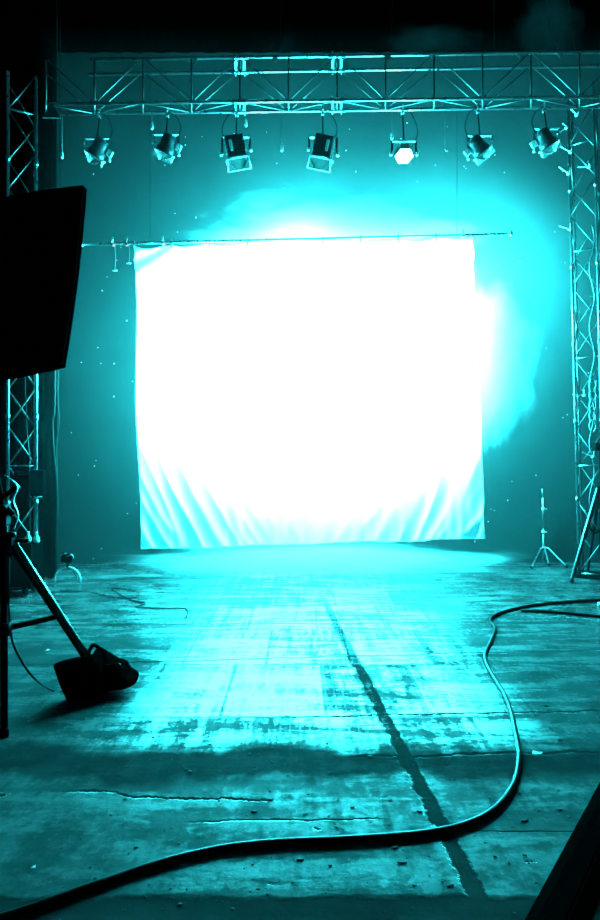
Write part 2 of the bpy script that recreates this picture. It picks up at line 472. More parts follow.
# ---------------------------------------------------------------- truss towers
def tower(name, label, cx, cy, H, w, lean=0, rotz=.5, panel=.46, mat='alu', z0=0.0):
    t = thing(name, label, 'truss tower', (cx, cy, 0), (0, lean, rotz))
    h = w / 2; cs = [(-h, -h), (h, -h), (h, h), (-h, h)]
    for c in cs: MB().rod((*c, .02), (*c, H), .017, 12).build('chord', mat, t)
    n = int(H / panel)
    for i in range(n):
        z0_ = .05 + i * panel; z1 = z0_ + panel
        for k in range(4):
            a, b_ = cs[k], cs[(k + 1) % 4]
            if (i + k) % 2: a, b_ = b_, a
            if len(t.children) < 95:
                MB().rod((*a, z0_), (*b_, z1), .0085, 8).build('diagonal', 'alu_dull', t)
            if i % 3 == 0 and k in (0, 1): MB().rod((*a, z0_), (*b_, z0_), .009, 8).build('crossbar', mat, t)
    for zz in (1.0, 2.0, 3.0, 4.0, 5.0):
        for c in cs[:3]:
            MB().rod((*c, zz - .03), (*c, zz + .03), .024, 12).build('coupler', 'alu', t)
    MB().box((0, 0, .012), (w + .2, w + .2, .022), bev=.005).build('base_plate', 'black_metal', t)
    return t
tl0 = P(22, 0, 7.15)
tower('truss_tower', 'silver lattice tower standing against the black side curtain behind the softbox', tl0.x, 7.15, 6.0, .30, 0, .45)
tr0 = P(586, 0, 7.75)
tower('truss_tower', 'silver lattice tower standing at the right edge behind the tripod stand', tr0.x + .10, 7.75, 6.3, .30, -.022, -.57)

# black box and small fittings on left tower
q = P(30, 483, 6.93)
bx = thing('dimmer_box', 'black box strapped to the left lattice tower at waist height', 'equipment box', q)
MB().box((0, 0, 0), (.34, .1, .30), bev=.012).build('housing', 'black_matte', bx)
MB().box((-.05, -.052, .10), (.14, .01, .012)).build('handle', 'alu_dull', bx)
MB().box((.09, 0, -.158), (.08, .06, .012), bev=.004).build('bracket', 'silver', bx)

# black flight case with two bottles
q = P(14, 560, 6.75)
top = P(30, 541.5, 6.75).z
fc = thing('flight_case', 'black wheeled equipment case beneath the left tower with two bottles on it', 'equipment case', (P(-6, 0, 6.75).x, 6.75, 0))
MB().box((0, 0, .10 + (top - .1) / 2), (.98, .34, top - .1), bev=.012).build('case_body', 'black_matte', fc)
for sx in (-.49, .49):
    MB().box((sx, -.165, .1 + (top - .1) / 2), (.018, .018, top - .12)).build('edge_trim', 'black_metal', fc)
for sx in (-.4, .4):
    for sy in (-.11, .11):
        MB().rod((sx - .015, sy, .045), (sx + .015, sy, .045), .045, 16).box((sx, sy, .09), (.05, .05, .03)).build('wheel', 'rubber', fc)
for px, lab in ((28, 'small pale green bottle on the black case, farther from the curtain edge'), (36.5, 'small pale green bottle on the black case, nearer to the curtain edge')):
    p = P(px, 541.5, 6.68)
    b_ = thing('bottle', lab, 'bottle', (p.x, p.y, top), group='bottles on the black case')
    MB().lathe([(.027, 0), (.032, .01), (.032, .05), (.012, .085), (.011, .1)], 16).build('bottle_body', 'bottle', b_)
    MB().lathe([(.014, .1), (.014, .12)], 12).build('cap', 'silver', b_)

# ---------------------------------------------------------------- stage lights
def stage_light(px, py, label, pan=0, tilt=0, roll=0, style='par', s=1.0, lit=False, boxside=1):
    Y = 7.12
    topz = chordpt('rb', px).z - R1
    c = P(px, py, Y)                         # centre of the head
    root = thing('stage_light', label, 'stage light', (c.x, Y, topz), group='stage lights under the truss')
    drop = c.z - topz
    yz = drop + .155 * s                     # yoke bar height
    # hook clamp on the rear lower chord
    MB().tube([(0, .09 + .032 * math.cos(a), .018 + .034 * math.sin(a)) for a in [PI * (-.15 + 1.4 * k / 10) for k in range(11)]], .008, 6).box((0, .09, -.03), (.035, .04, .05), bev=.005).build('hook_clamp', 'alu', root)
    MB().rod((0, .09, -.03), (0, .0, yz), .008, 8).build('safety_spigot', 'black_metal', root)
    w = .15 * s
    ym = MB(); ym.bar((-w, 0, yz), (w, 0, yz), .03, .007)
    ym.build('yoke_bar', 'silver', root)
    R = Euler((0, roll, pan), 'XYZ').to_matrix()
    for sd in (-1, 1):
        e = R @ Vector((sd * w, 0, 0))
        MB().bar((sd * w, 0, yz), (e.x, e.y, drop + e.z), .026, .007).build('yoke_arm', 'alu_dull', root)
        MB().rod((e.x, e.y, drop + e.z), (e.x * 1.18, e.y * 1.18, drop + e.z), .022, 12).build('tilt_knob', 'silver', root)
    # head, local axis: -Z forward (beam), built at origin then rotated
    H = Matrix.Translation((0, 0, drop)) @ (R @ Euler((tilt, 0, 0)).to_matrix()).to_4x4() @ Matrix.Scale(s, 4)
    def put(mb, n, mt, par=root):
        mb.b.transform(H); return mb.build(n, mt, par)
    if style == 'par':
        h = put(MB().lathe([(.03, .16), (.07, .15), (.085, .10), (.088, .02), (.10, .01), (.105, -.07), (.10, -.07), (.095, -.02)], 20), 'housing', 'grey_metal')
        lz = -.055; fr = .11
        put(MB().lathe([(.093, lz), (.05, lz - .012), (.01, lz - .016)], 20), 'lens', 'lit' if lit else 'lens')
        put(MB().box((boxside * .13, .0, .07), (.065, .07, .075), bev=.006), 'connector_box', 'silver')
    elif style == 'box':
        put(MB().box((0, 0, .05), (.20, .20, .22), bev=.012), 'housing', 'grey_metal')
        for k in range(4): put(MB().box((0, 0, .0 + k * .035), (.215, .215, .006)), 'cooling_fin', 'grey_metal')
        lz = -.07; fr = .115
        put(MB().lathe([(.08, lz), (.05, lz - .02), (.01, lz - .028)], 20), 'lens', 'lit' if lit else 'lens')
        put(MB().box((boxside * .05, -.112, .06), (.03, .03, .11), bev=.006), 'handle', 'silver')
    else:
        put(MB().lathe([(.03, .13), (.09, .10), (.125, .0), (.13, -.03), (.12, -.04)], 6), 'housing', 'grey_metal')
        lz = -.05; fr = .12
        put(MB().lathe([(.115, lz + .01), (.10, lz - .012), (.01, lz - .014)], 6), 'lens', 'lit')
    # frame ring and four barn doors
    rim = MB()
    for sd in (-1, 1):
        rim.box((sd * fr, 0, lz), (.008, 2 * fr, .014)); rim.box((0, sd * fr, lz), (2 * fr, .008, .014))
    if style == 'box':
        a_ = [(-fr * .95, 0), (fr * .95, 0), (fr * 1.1, -.13), (-fr * 1.1, -.13)]
        mm = Matrix.Translation((0, -fr - .004, lz)) @ Matrix.Rotation(.5, 4, 'X') @ Matrix.Rotation(PI / 2, 4, 'X')
        e_ = MB()
        for q in range(4):
            u_, v_ = a_[q], a_[(q + 1) % 4]
            e_.rod(mm @ Vector((*u_, 0)), mm @ Vector((*v_, 0)), .005, 6)
        put(e_, 'door_edge', 'silver')
    if style != 'hex':
        put(rim, 'colour_frame', 'silver')
        L = .13
        for k in range(4):
            a = k * PI / 2
            op = ((.9, .8, 1.57 - tilt, .8) if style == 'par' else (.5, .6, 1.57 - tilt, .6))[k]
            mm = Matrix.Rotation(a, 4, 'Z') @ Matrix.Translation((0, -fr, lz)) @ Matrix.Rotation(op, 4, 'X')
            ww, w2 = fr * .95, fr * (.75 if k % 2 else 1.1)
            b_ = MB(); b_.prism([(-ww, 0), (ww, 0), (w2, -L), (-w2, -L)], .003, mm @ Matrix.Rotation(PI / 2, 4, 'X'))
            put(b_, 'barn_door', 'grey_metal' if (style == 'box' and k == 0) else 'bright')
    cable = catmull([(.0, .09, .0), (.10 * boxside, .08, -.05), (.17 * boxside, .03, yz * .7), (.10 * boxside, .03, drop + .10)], 6)
    MB().tube(cable, .0045, 6).build('power_cord', 'black_metal', root)
    return root
stage_light(97, 152, 'stage light with angled barn doors, first from the curtain side of the truss', .35, .5, .5, 'par', 1.0, boxside=1)
stage_light(166, 148, 'stage light tipped sideways, second from the curtain side of the truss', .25, .5, .4, 'par', 1.0, boxside=1)
stage_light(236, 152, 'boxy stage light below the truss joint, third from the curtain side', .1, .35, -.22, 'box', 1.1, boxside=-1)
stage_light(323, 152, 'boxy stage light right above the middle of the glowing cloth', -.1, .35, .25, 'box', 1.1, boxside=1)
stage_light(404, 154, 'six-sided stage light with a lit lens facing down, fifth along the truss', 0, -.45, 0, 'hex', .95, lit=True)
stage_light(480, 149, 'stage light tilted with open barn doors above the top right cloth corner', -.45, .5, -.6, 'par', 1.0, boxside=-1)
stage_light(547, 142, 'stage light nearest the right lattice tower, last along the truss', -.45, .5, -.5, 'par', 1.0, boxside=-1)

# cords with plumb ends hanging from the truss
for px, y0, y1, kind, lab in ((282, 108, 150, 'plumb', 'thin cord with pale plumb end hanging between the two boxy stage lights'),
        (246, 112, 125, 'plumb', 'very short cord with small end hanging beside the truss joint'),
        (392, 106, 138, 'plumb', 'short cord with pale plumb end hanging beside the six-sided stage light'),
        (445, 106, 150, 'hook', 'thin cord ending in a small hook under the truss'),
        (62, 112, 157, 'plumb', 'dim cord with small end hanging at the dark left end of the truss'),
        (152, 112, 128, 'plumb', 'very short cord with pale end hanging above the second stage light')):
    Yc = 7.24; a = P(px, y0, Yc); c = P(px, y1, Yc)
    r = thing('dangling_line', lab, 'cord', a, group='cords hanging from the truss')
    L = a.z - c.z
    MB().rod((0, 0, .03), (0, 0, -L + .03), .004, 6).build('cord', 'rope', r)
    if kind == 'plumb': MB().lathe([(.005, 0), (.014, -.03), (.018, -.08), (.008, -.10)], 10, Matrix.Translation((0, 0, -L + .08))).build('plumb_end', 'silver', r)
    else: MB().tube([(0, .0, -L + .04), (0, 0, -L + .01), (.012, 0, -L - .015), (.03, 0, -L - .01), (.034, 0, -L + .015)], .005, 6).build('hook', 'silver', r)
# wires rising above the truss
for px, pts, lab in ((280, [(280, 52), (280.5, 25), (280, -6)], 'thin pale wire rising from the truss above the boxy stage lights'),
                     (392, [(392, 60), (392, 30), (392.3, -6)], 'faint wire rising straight up beside the six-sided stage light'),
                     (495, [(495, 54), (494.5, 28), (494, -6)], 'faint wire rising from the truss, third from the curtain side'),
                     (555, [(558, 50), (552, 30), (546, -6)], 'faint slanting wire rising from the truss near the right tower'),
                     (572, [(575, 50), (571, 20), (568, -6)], 'faint curved wire rising at the right end of the truss')):
    tag(MB().tube(catmull([P(a, b_, 7.1) for a, b_ in pts]), .004, 6).build('rigging_wire', 'cable_grey'), lab, 'wire', 'wires above the truss')

# ---------------------------------------------------------------- softbox and its tripod, left foreground
def softbox():
    Yf = 3.30
    root = thing('softbox', 'large black softbox on the tripod stand at the left edge', 'softbox', P(-30, 290, 3.2))
    def L(p): return p - root.location
    TR, BR_, BL, TL = P(83, 185, Yf + .05), P(61, 366, Yf), P(-110, 390, Yf - .35), P(-100, 232, Yf - .3)
    N = 14; mb = MB()
    def edge(a, b_, bow):
        d = (b_ - a); n = Vector((-d.z, 0, d.x)).normalized()
        return [a.lerp(b_, k / N) + n * bow * math.sin(PI * k / N) for k in range(N)]
    loop = edge(TL, TR, .045) + edge(TR, BR_, .012) + edge(BR_, BL, .02) + edge(BL, TL, .02)
    loop = [L(p) for p in loop]
    back = Vector((-.25, -.42, -.02)); f2 = Vector((.0, .05, 0))
    V0 = [mb.b.verts.new(p + f2) for p in loop]; V1 = [mb.b.verts.new(p) for p in loop]
    cen = sum(loop, Vector()) / len(loop)
    V2 = [mb.b.verts.new((p - cen) * .55 + cen + back * .6) for p in loop]
    V3 = [mb.b.verts.new((p - cen) * .14 + cen + back) for p in loop]
    n = len(loop)
    for A, B in ((V0, V1), (V1, V2), (V2, V3)):
        for k in range(n): mb.b.faces.new((A[k], A[(k + 1) % n], B[(k + 1) % n], B[k]))
    mb.b.faces.new(V3)
    mb.build('shell', 'black_nylon', root)
    fb = MB(); ff = fb.b
    fv = [ff.verts.new((p - cen) * .95 + cen + f2 * .6) for p in loop]; ff.faces.new(fv)
    fv2 = [ff.verts.new(v.co - Vector((0, .01, 0))) for v in fv]; ff.faces.new(fv2[::-1])
    for k in range(n): ff.faces.new((fv[k], fv[(k + 1) % n], fv2[(k + 1) % n], fv2[k]))
    fb.build('diffuser', 'black_cloth', root)
    MB().tube([p + f2 for p in loop], .006, 6, closed=True).build('rim', 'black_nylon', root)
    MB().lathe([(.07, 0), (.075, .05), (.06, .12), (.06, .2)], 16, Matrix.Translation(cen + back * 1.0) @ Vector((-.25, -.42, 0)).to_track_quat('Z', 'Y').to_matrix().to_4x4()).build('lamp_head', 'black_metal', root)
softbox()

def tripod_left():
    hub = P(4, 543, 3.25); base = Vector((hub.x, hub.y, 0))
    root = thing('tripod_stand', 'black and chrome tripod stand at the left edge holding the softbox', 'tripod', base)
    def L(p): return p - base
    MB().rod((0, 0, .02), (0, 0, 1.25), .020, 14).build('centre_pole', 'black_metal', root)
    MB().rod((.004, .01, .72), (.004, .01, 1.0), .022, 14).rod((0, 0, 1.2), (-.16, -.0, 2.1), .014, 12).build('riser', 'black_metal', root)
    MB().rod((0, 0, .98), (0, 0, 1.10), .042, 16).box((.03, -.02, 1.07), (.06, .05, .06), bev=.01).build('leg_collar', 'black_metal', root)
    MB().rod((0, 0, .55), (0, 0, .62), .034, 16).build('brace_collar', 'black_metal', root)
    MB().rod((0, 0, .0), (0, 0, .05), .026, 14).build('pole_foot', 'rubber', root)
    foot = G(104, 690); k = Vector((.02, .02, 1.02))
    fl = L(foot)
    for i, end in enumerate((fl, Vector((-.75, .45, .0)), Vector((-.2, -.75, .0)))):
        lg = MB(); st = Vector((.03, .01, 1.05)) if i == 0 else Vector((end.x * .04, end.y * .04, 1.05))
        e = end + Vector((0, 0, .03)); lg.bar(st, st.lerp(e, .8), .038, .026); lg.rod(st.lerp(e, .7), e, .013, 12)
        o = lg.build('leg', 'black_metal', root)
        up = Vector((.012, .012, .020))
        if i == 0: MB().rod(st + up, st.lerp(e, .8) + up, .007, 10).build('highlight_strip', 'chrome', o)  # chrome strip added to give the leg its bright edge
        MB().rod(e + Vector((0, 0, -.026)), e + Vector((0, 0, .02)), .022, 12).build('rubber_foot', 'rubber', o)
        mid = st.lerp(e, .47)
        MB().bar(Vector((0, 0, .585)), mid, .012, .030).build('brace', 'black_metal', root)
    MB().rod((.12, .03, 1.06), (-.02, 0, 1.06), .011, 10).lathe([(.0, 0), (.028, .005), (.028, .03), (.01, .035)], 14, Matrix.Translation((.05, -.03, 1.08))).build('lock_knob', 'black_metal', root)
    # cluster of friction heads and levers above the collar
    MB().box((-.02, 0, 1.20), (.09, .08, .12), bev=.015).rod((-.05, 0, 1.27), (.07, .02, 1.36), .014).rod((.0, 0, 1.25), (.05, 0, 1.20), .018).build('grip_head', 'black_metal', root)
    MB().tube(catmull([(.0, 0, 1.42), (.07, 0, 1.36), (.05, 0, 1.28), (.075, 0, 1.20), (.05, 0, 1.12)], 6), .005, 6).build('cable_loop', 'chrome', root)
    return root
tripod_left()
# cable from pole to sandbag
pts = [P(7, 590, 3.28), P(9, 612, 3.30), P(12, 640, 3.32), P(22, 662, 3.36), P(36, 680, 3.45), Vector((*G(52, 692)[:2], .012)), Vector((*G(70, 693)[:2], .012)), Vector((*G(84, 690)[:2], .012))]
tag(MB().tube(catmull(pts), .0065, 8).build('sagging_cable', 'rubber'), 'thin black cable sagging from the left tripod pole to the sandbag', 'cable')

def sandbag():
    base = G(96, 694); base.z = 0
    root = thing('sandbag', 'slumped black sandbag weighing down the foot of the left tripod', 'sandbag', base)
    Yb = base.y
    def sack(outline, depth, name, y0=0.0, seedv=0):
        # outline in photo pixels at distance Yb, inflated to a pillow
        pts = [P(a, b_, Yb) - base for a, b_ in outline]
        c = sum(pts, Vector()) / len(pts); mb = MB(); rings = []
        m = 9
        cp = catmull(pts + [pts[0]], 3)[:-1]
        for j in range(m + 1):
            t = -1 + 2 * j / m
            sc = (1 - abs(t) ** 2.6) ** .42 if abs(t) < 1 else .0
            sc = max(sc, .02)
            ring = []
            for p in cp:
                q = c + (p - c) * (sc * .55 + .45 * min(1, sc * 1.4)) + Vector((0, t * depth / 2 + y0, 0))
                q += Vector((mnoise.noise(q * 9 + Vector((seedv, 0, 0))), 0, mnoise.noise(q * 8))) * .012
                q.z = max(q.z, .004)
                ring.append(mb.b.verts.new(q))
            rings.append(ring)
        n = len(cp)
        for A, B in zip(rings, rings[1:]):
            for k in range(n):
                f = mb.b.faces.new((A[k], A[(k + 1) % n], B[(k + 1) % n], B[k])); f.smooth = True
        mb.b.faces.new(rings[0][::-1]); mb.b.faces.new(rings[-1])
        return mb.build(name, 'black_nylon', root)
    sack([(59, 660), (80, 655), (103, 654), (106, 672), (104, 690), (78, 694), (70, 690)], .20, 'bag_pouch', -.06)
    sack([(92, 652), (104, 658), (112, 664), (121, 668), (126, 676), (135, 682), (133, 687), (118, 690), (95, 694), (90, 672)], .24, 'bag_pouch', .06, 5)
    MB().tube(catmull([P(88, 655, Yb) - base, P(93, 645, Yb) - base, P(103, 652, Yb) - base, P(106, 662, Yb) - base], 6), .012, 8).build('strap', 'black_nylon', root)
    MB().tube(catmull([P(105, 665, Yb - .1) - base, P(112, 665, Yb - .1) - base, P(119, 664, Yb - .1) - base, P(122, 669, Yb - .1) - base], 6), .005, 8).build('handle_loop', 'rubber', root)
sandbag()

# ---------------------------------------------------------------- right side stands
def tripod_right():
    hub = P(601, 487, 7.45); base = Vector((hub.x, hub.y, 0))
    root = thing('tripod_stand', 'black tripod stand with splayed legs at the right edge by the lattice tower', 'tripod', base)
    def L(p): return p - base
    hz = hub.z
    MB().rod((0, 0, .35), (0, 0, hz + .5), .020, 12).build('centre_pole', 'black_metal', root)
    MB().rod((0, 0, hz - .03), (0, 0, hz + .07), .042, 14).build('leg_collar', 'black_metal', root)
    MB().box((-.02, 0, hz + .5), (.16, .12, .10), bev=.02).rod((-.05, 0, hz + .5), (.20, -.12, hz + .42), .012).build('mount_head', 'black_metal', root)
    feet = [G(572, 583) , G(588, 572), G(640, 576)]
    for i, ft in enumerate(feet):
        e = L(ft); e.z = .02; st = Vector((e.x * .05, e.y * .05, hz + .02)); lg = MB()
        lg.rod(st, st.lerp(e, .55), .021, 12).rod(st.lerp(e, .5), e, .015, 12)
        o = lg.build('leg', 'black_metal', root)
        d = Vector((-.016, .004, .014))
        if i == 0: MB().rod(st.lerp(e, .04) + d, st.lerp(e, .98) + d, .010, 10).build('highlight_strip', 'silver', o)  # silver paint stands in for the highlight along the leg
        MB().rod(st.lerp(e, .5), st.lerp(e, .54), .027, 12).build('clip', 'black_metal', o)
        MB().rod((e.x, e.y, 0), (e.x, e.y, .04), .022, 12).build('rubber_foot', 'rubber', o)
        mid = st.lerp(e, .42)
        MB().tube(catmull([mid, mid.lerp(Vector((0, 0, .62)), .5) - Vector((0, 0, .06)), Vector((0, 0, .66))], 5), .014, 8).build('brace', 'black_metal', root)
tripod_right()

def lightstand():
    base = G(543.5, 564); root = thing('light_stand', 'slim silver light stand with nothing mounted, standing alone before the wall', 'light stand', base)
    Yb = base.y
    def Lz(py): return P(0, py, Yb).z
    MB().rod((0, 0, Lz(562)), (0, 0, Lz(532)), .017, 12).build('lower_pole', 'alu', root)
    MB().rod((0, 0, Lz(534)), (-.012, 0, Lz(498)), .012, 12).rod((-.012, 0, Lz(498)), (-.02, 0, Lz(489)), .007, 8).build('upper_pole', 'alu', root)
    for py in (532, 509):
        MB().rod((-.004, 0, Lz(py) - .025), (-.004, 0, Lz(py) + .02), .022, 12).box((.03, 0, Lz(py)), (.04, .014, .02), bev=.004).build('locking_collar', 'silver', root)
    MB().rod((0, 0, Lz(550)), (0, 0, Lz(546)), .028, 12).build('leg_collar', 'alu_dull', root)
    for ft in (G(531.5, 569), G(567, 568), G(549, 566)):
        e = ft - base; zc = Lz(547.5); e.z = .02
        p = [Vector((e.x * .04, e.y * .04, zc)), Vector((e.x * .22, e.y * .22, zc + .0)), Vector((e.x * .32, e.y * .32, zc - .03)), Vector((e.x, e.y, .02))]
        o = MB().tube(catmull(p, 5), .012, 8).build('leg', 'alu', root)
        MB().rod((e.x * .98, e.y * .98, 0.0), (e.x * 1.02, e.y * 1.02, .035), .018, 10).build('rubber_foot', 'rubber', o)
lightstand()

# small floor light with arched foot, left
def floorlight():
    base = G(67.5, 582); Yb = base.y
    root = thing('floor_light', 'small floor light on an arched tube foot beside the black side curtain', 'floor light', base)
    W = P(80.5, 0, Yb).x - P(67.5, 0, Yb).x; Hh = P(0, 567, Yb).z
    arc = [(W * math.cos(a), 0, Hh * math.sin(a) ** .8 if math.sin(a) > 0 else 0) for a in [PI * k / 20 for k in range(21)]]
    MB().tube(arc, .011, 8).build('arched_foot', 'silver', root)
    MB().tube([(0, .3 * (k / 6) , Hh * (1 - (k / 6) ** 2) ) for k in range(7)], .009, 8).build('rear_foot', 'alu_dull', root)
    MB().rod((0, 0, Hh - .01), (0, 0, Hh + .05), .014, 10).build('stem', 'black_metal', root)
    MB().box((-.015, .02, Hh + .11), (.13, .09, .10), Euler((.3, .2, .3)), bev=.012).build('lamp_housing', 'black_metal', root)
    for k, (dx, dz) in enumerate(((-.04, .16), (.03, .14))):
        MB().bar((dx - .03, -.02, Hh + dz - .01), (dx + .035, -.03, Hh + dz + .015), .03, .004).build('barn_door', 'silver', root)
    MB().tube(catmull([(.045, -.02, Hh + .16), (.075, -.03, Hh + .15), (.085, -.02, Hh + .11)], 5), .006, 6).build('bracket', 'silver', root)
floorlight()

# hanging cable down the drape edge
pts = [P(57, -10, 7.45), P(56.5, 200, 7.45), P(55, 380, 7.45), P(54.5, 412, 7.45), P(52.8, 420, 7.45), P(53.5, 445, 7.45), P(56, 470, 7.45), P(57.5, 500, 7.45), P(56.5, 540, 7.45), Vector((P(56, 0, 7.45).x, 7.45, .012))]
tag(MB().tube(catmull(pts), .007, 8).build('hanging_cable', 'cable_grey'), 'grey cable hanging to the floor down the edge of the black side curtain', 'cable')
pts = [P(60, -10, 7.5), P(60, 200, 7.5), P(58, 385, 7.5), P(59, 420, 7.5), P(56.5, 445, 7.5), P(57, 470, 7.5), P(58.5, 520, 7.5)]
tag(MB().tube(catmull(pts), .005, 8).build('hanging_cable', 'cable_grey'), 'thinner grey cable ending above the floor at the black curtain edge', 'cable')
pts = [P(25.5, 200, 7.0), P(25, 375, 7.0), P(26, 400, 7.0), P(27, 430, 7.0), P(30, 460, 6.9), P(29.5, 470, 6.86), P(30, 530, 6.86)]
tag(MB().tube(catmull(pts), .0055, 8).build('hanging_cable', 'cable_grey'), 'dark cable hanging inside the left lattice tower past the black box', 'cable')
# cables and clips bundled on right tower
xr = tr0.x
pts = [P(592 + 2.5 * math.sin(k * 1.3), 225 + k * 12, 7.5) for k in range(26)]
tag(MB().tube(catmull(pts, 4), .008, 8).build('tower_cable', 'alu_dull'), 'loosely looped pale cable running down the right lattice tower', 'cable')
pts = []
for k in range(40):
    a = k * .8
    pts.append(P(593 + 3.5 * math.cos(a), 380 + k * 1.3 + 9 * math.sin(a), 7.45 + .01 * math.sin(k)))
tag(MB().tube(catmull(pts, 3), .007, 8).build('coiled_cable', 'alu'), 'coil of pale cable tied to the right lattice tower', 'cable')
for px, py, r_ in ((563, 130, -.6), (567, 150, .5), (565, 171, .6), (585, 167, 0), (566, 228, .3), (580, 395, .1), (589, 455, .4), (574, 112, .8)):
    q = P(px, py, 7.5)
    lab = {130: 'topmost pale tower clamp just right of the last stage light', 150: 'pale clamp on the right tower level with the lights', 171: 'pale clamp on the right tower below the level of the lights',
           167: 'pale clamp with small crossed arms at the outer side of the right tower', 228: 'pale clamp on the right tower level with the backdrop pipe', 395: 'pale clamp at mid height of the right tower',
           455: 'lowest pale clamp on the right tower, above the tripod', 112: 'thin pale clamp where the right tower meets the truss'}[py]
    r = thing('tower_clamp', lab, 'clamp', q, (0, r_, 0), group='clamps on the right tower')
    MB().bar((-.09, 0, 0), (.06, 0, 0), .013, .008).build('arm', 'silver', r)
    MB().box((.05, 0, -.0), (.028, .04, .03), bev=.005).rod((.05, -.02, 0), (.03, -.02, .07), .006).build('jaw', 'silver', r)

# ---------------------------------------------------------------- cables on the floor
def floor_cable(px, r, lab, name='floor_cable', mat='rubber', z=None, sub=8):
    pts = [G(a, b_, r) for a, b_ in px]
    o = MB().tube(catmull(pts, sub), r, 10).build(name, mat)
    return tag(o, lab, 'cable')
floor_cable([(640, 598), (600, 600), (560, 602.5), (530, 606), (508, 610.5), (494, 616), (490.5, 621), (495, 629), (491, 641), (486, 652), (485.5, 661), (493, 676), (504, 694), (511, 712), (516, 735),
             (519, 755), (516, 778), (506, 797), (488, 814), (460, 826), (425, 833), (380, 837), (330, 840), (280, 842), (230, 847), (190, 855), (150, 866), (115, 878), (80, 890), (45, 903), (0, 918), (-60, 935)],
            .0145, 'thick black cable snaking from the right edge across the foreground floor')
floor_cable([(521, 610.5), (545, 611.5), (570, 613.5), (600, 616.5), (650, 622)], .013, 'short straight black cable lying below the thick cable at the right edge', sub=4)
floor_cable([(60, 591), (90, 592), (105, 596), (125, 598), (137, 597), (137, 592), (124, 589), (112, 589), (131, 600), (145, 603), (136, 607), (160, 608), (182, 608), (188, 611), (186, 617)], .0055, 'thin dark cable curling on the floor in front of the floor light')
pl = G(600, 606)
r = thing('cable_plug', 'pale plug lying between the two cables at the right edge', 'plug', (pl.x + .04, pl.y, .02))
MB().rod((-.06, 0, 0), (.0, 0, 0), .018, 12).build('shell', 'silver', r); MB().rod((0, 0, 0), (.08, 0, 0), .012, 10).build('boot', 'rubber', r)

# black ramp lying across the near right corner
a, c = G(602, 778), G(528, 914)
d = (c - a).normalized(); L_ = (c - a).length
n_ = Vector((-d.y, d.x, 0)); w_ = .17
if n_.x < 0: n_ = -n_
ramp = thing('cable_ramp', 'flat black strip lying diagonally across the near right floor corner', 'cable ramp', (a + c) / 2 + n_ * (w_ / 2))
ramp.rotation_euler = (0, 0, math.atan2(d.y, d.x))
prof = [(-w_ / 2, 0), (-w_ / 2 + .006, .012), (-w_ / 2 + .045, .035), (w_ / 2 - .045, .035), (w_ / 2 - .006, .012), (w_ / 2, 0)]
mm = Matrix.Translation((-L_ / 2 - .5, 0, 0)) @ Matrix(((0, 0, 1, 0), (1, 0, 0, 0), (0, 1, 0, 0), (0, 0, 0, 1)))
MB().prism(prof, L_ + 1.0, mm).build('ramp_body', 'black_nylon', ramp)
MB().box((0, 0, .036), (L_ + .98, .06, .006), bev=.002).build('channel_lid', 'black_nylon', ramp)

# scraps and grit
sc = G(537, 755); sc.z = .004
mb = MB(); mb.prism([(-.028, -.007), (-.01, -.012), (.02, -.008), (.03, .004), (.008, .006), (-.015, .014)], .003, Matrix.Rotation(.25, 4, 'X'))
tag(mb.build('paper_scrap', 'paper', None, sc + Vector((0, 0, .006))), 'small torn white scrap on the floor just right of the thick cable', 'scrap')
sc = G(47.5, 651); mb = MB(); mb.prism([(-.012, -.008), (.014, -.004), (.016, .01), (-.006, .014)], .003, Matrix.Rotation(.3, 4, 'X'))
tag(mb.build('paper_scrap', 'paper', None, sc + Vector((0, 0, .006))), 'tiny white scrap on the floor between tripod and sagging cable', 'scrap')
sc = G(33, 869); mb = MB(); mb.prism([(-.008, -.005), (.009, -.003), (.006, .008)], .003, Matrix.Rotation(.3, 4, 'X'))
tag(mb.build('paper_scrap', 'paper', None, sc + Vector((0, 0, .006))), 'tiny pale scrap on the dark floor in the near left corner', 'scrap')
flakes = [(186, 770), (190, 772), (136, 848), (370, 757), (395, 758), (352, 808), (305, 815), (390, 801), (520, 793.5), (524, 821), (525, 856), (300, 860), (402, 863), (450, 886), (495, 857), (270, 800), (545, 706),
          (153, 738), (420, 812), (232, 690), (210, 745), (125, 800), (180, 905), (395, 848), (560, 810), (150, 722), (254, 812), (330, 866), (560, 740), (445, 745)]
mb = MB()
for i, (a_, b_) in enumerate(flakes):
    q = G(a_, b_); L2 = random.uniform(.006, .020); w2 = random.uniform(.002, .005)
    ang = random.uniform(-.4, .4)
    pts = [(L2 * random.uniform(.7, 1) * math.cos(t), w2 * random.uniform(.6, 1.2) * math.sin(t)) for t in [2 * PI * k / 8 for k in range(8)]]
    mb.prism(pts, .005, Matrix.Translation(q + Vector((0, 0, .001))) @ Matrix.Rotation(ang, 4, 'Z'))
for _ in range(260):
    a_, b_ = random.uniform(60, 590), random.uniform(640, 915)
    q = G(a_, b_); s_ = random.uniform(.0015, .005)
    mb.box(q + Vector((0, 0, s_ * .6)), (s_ * 2, s_, s_), Euler((0, 0, random.uniform(0, 3))))
tag(mb.build('floor_grit', 'flake'), 'dark crumbs and flakes scattered over the worn floor', 'grit', kind='stuff')

# dust motes hanging in the haze
mb = MB()
for _ in range(170):
    Y = random.uniform(6.6, 7.7); a_, b_ = random.uniform(70, 590), random.uniform(120, 560)
    if 140 < a_ < 480 and 240 < b_ < 540: continue
    if a_ < 90 and b_ < 200: continue
    q = P(a_, b_, Y); s_ = random.choice((.004, .004, .005, .007))
    t = bmesh.new(); bmesh.ops.create_icosphere(t, subdivisions=1, radius=s_); t.transform(Matrix.Translation(q)); mb._merge(t)
tag(mb.build('dust_motes', 'silver'), 'tiny bright dust motes floating in the haze around the backdrop', 'dust', kind='stuff')

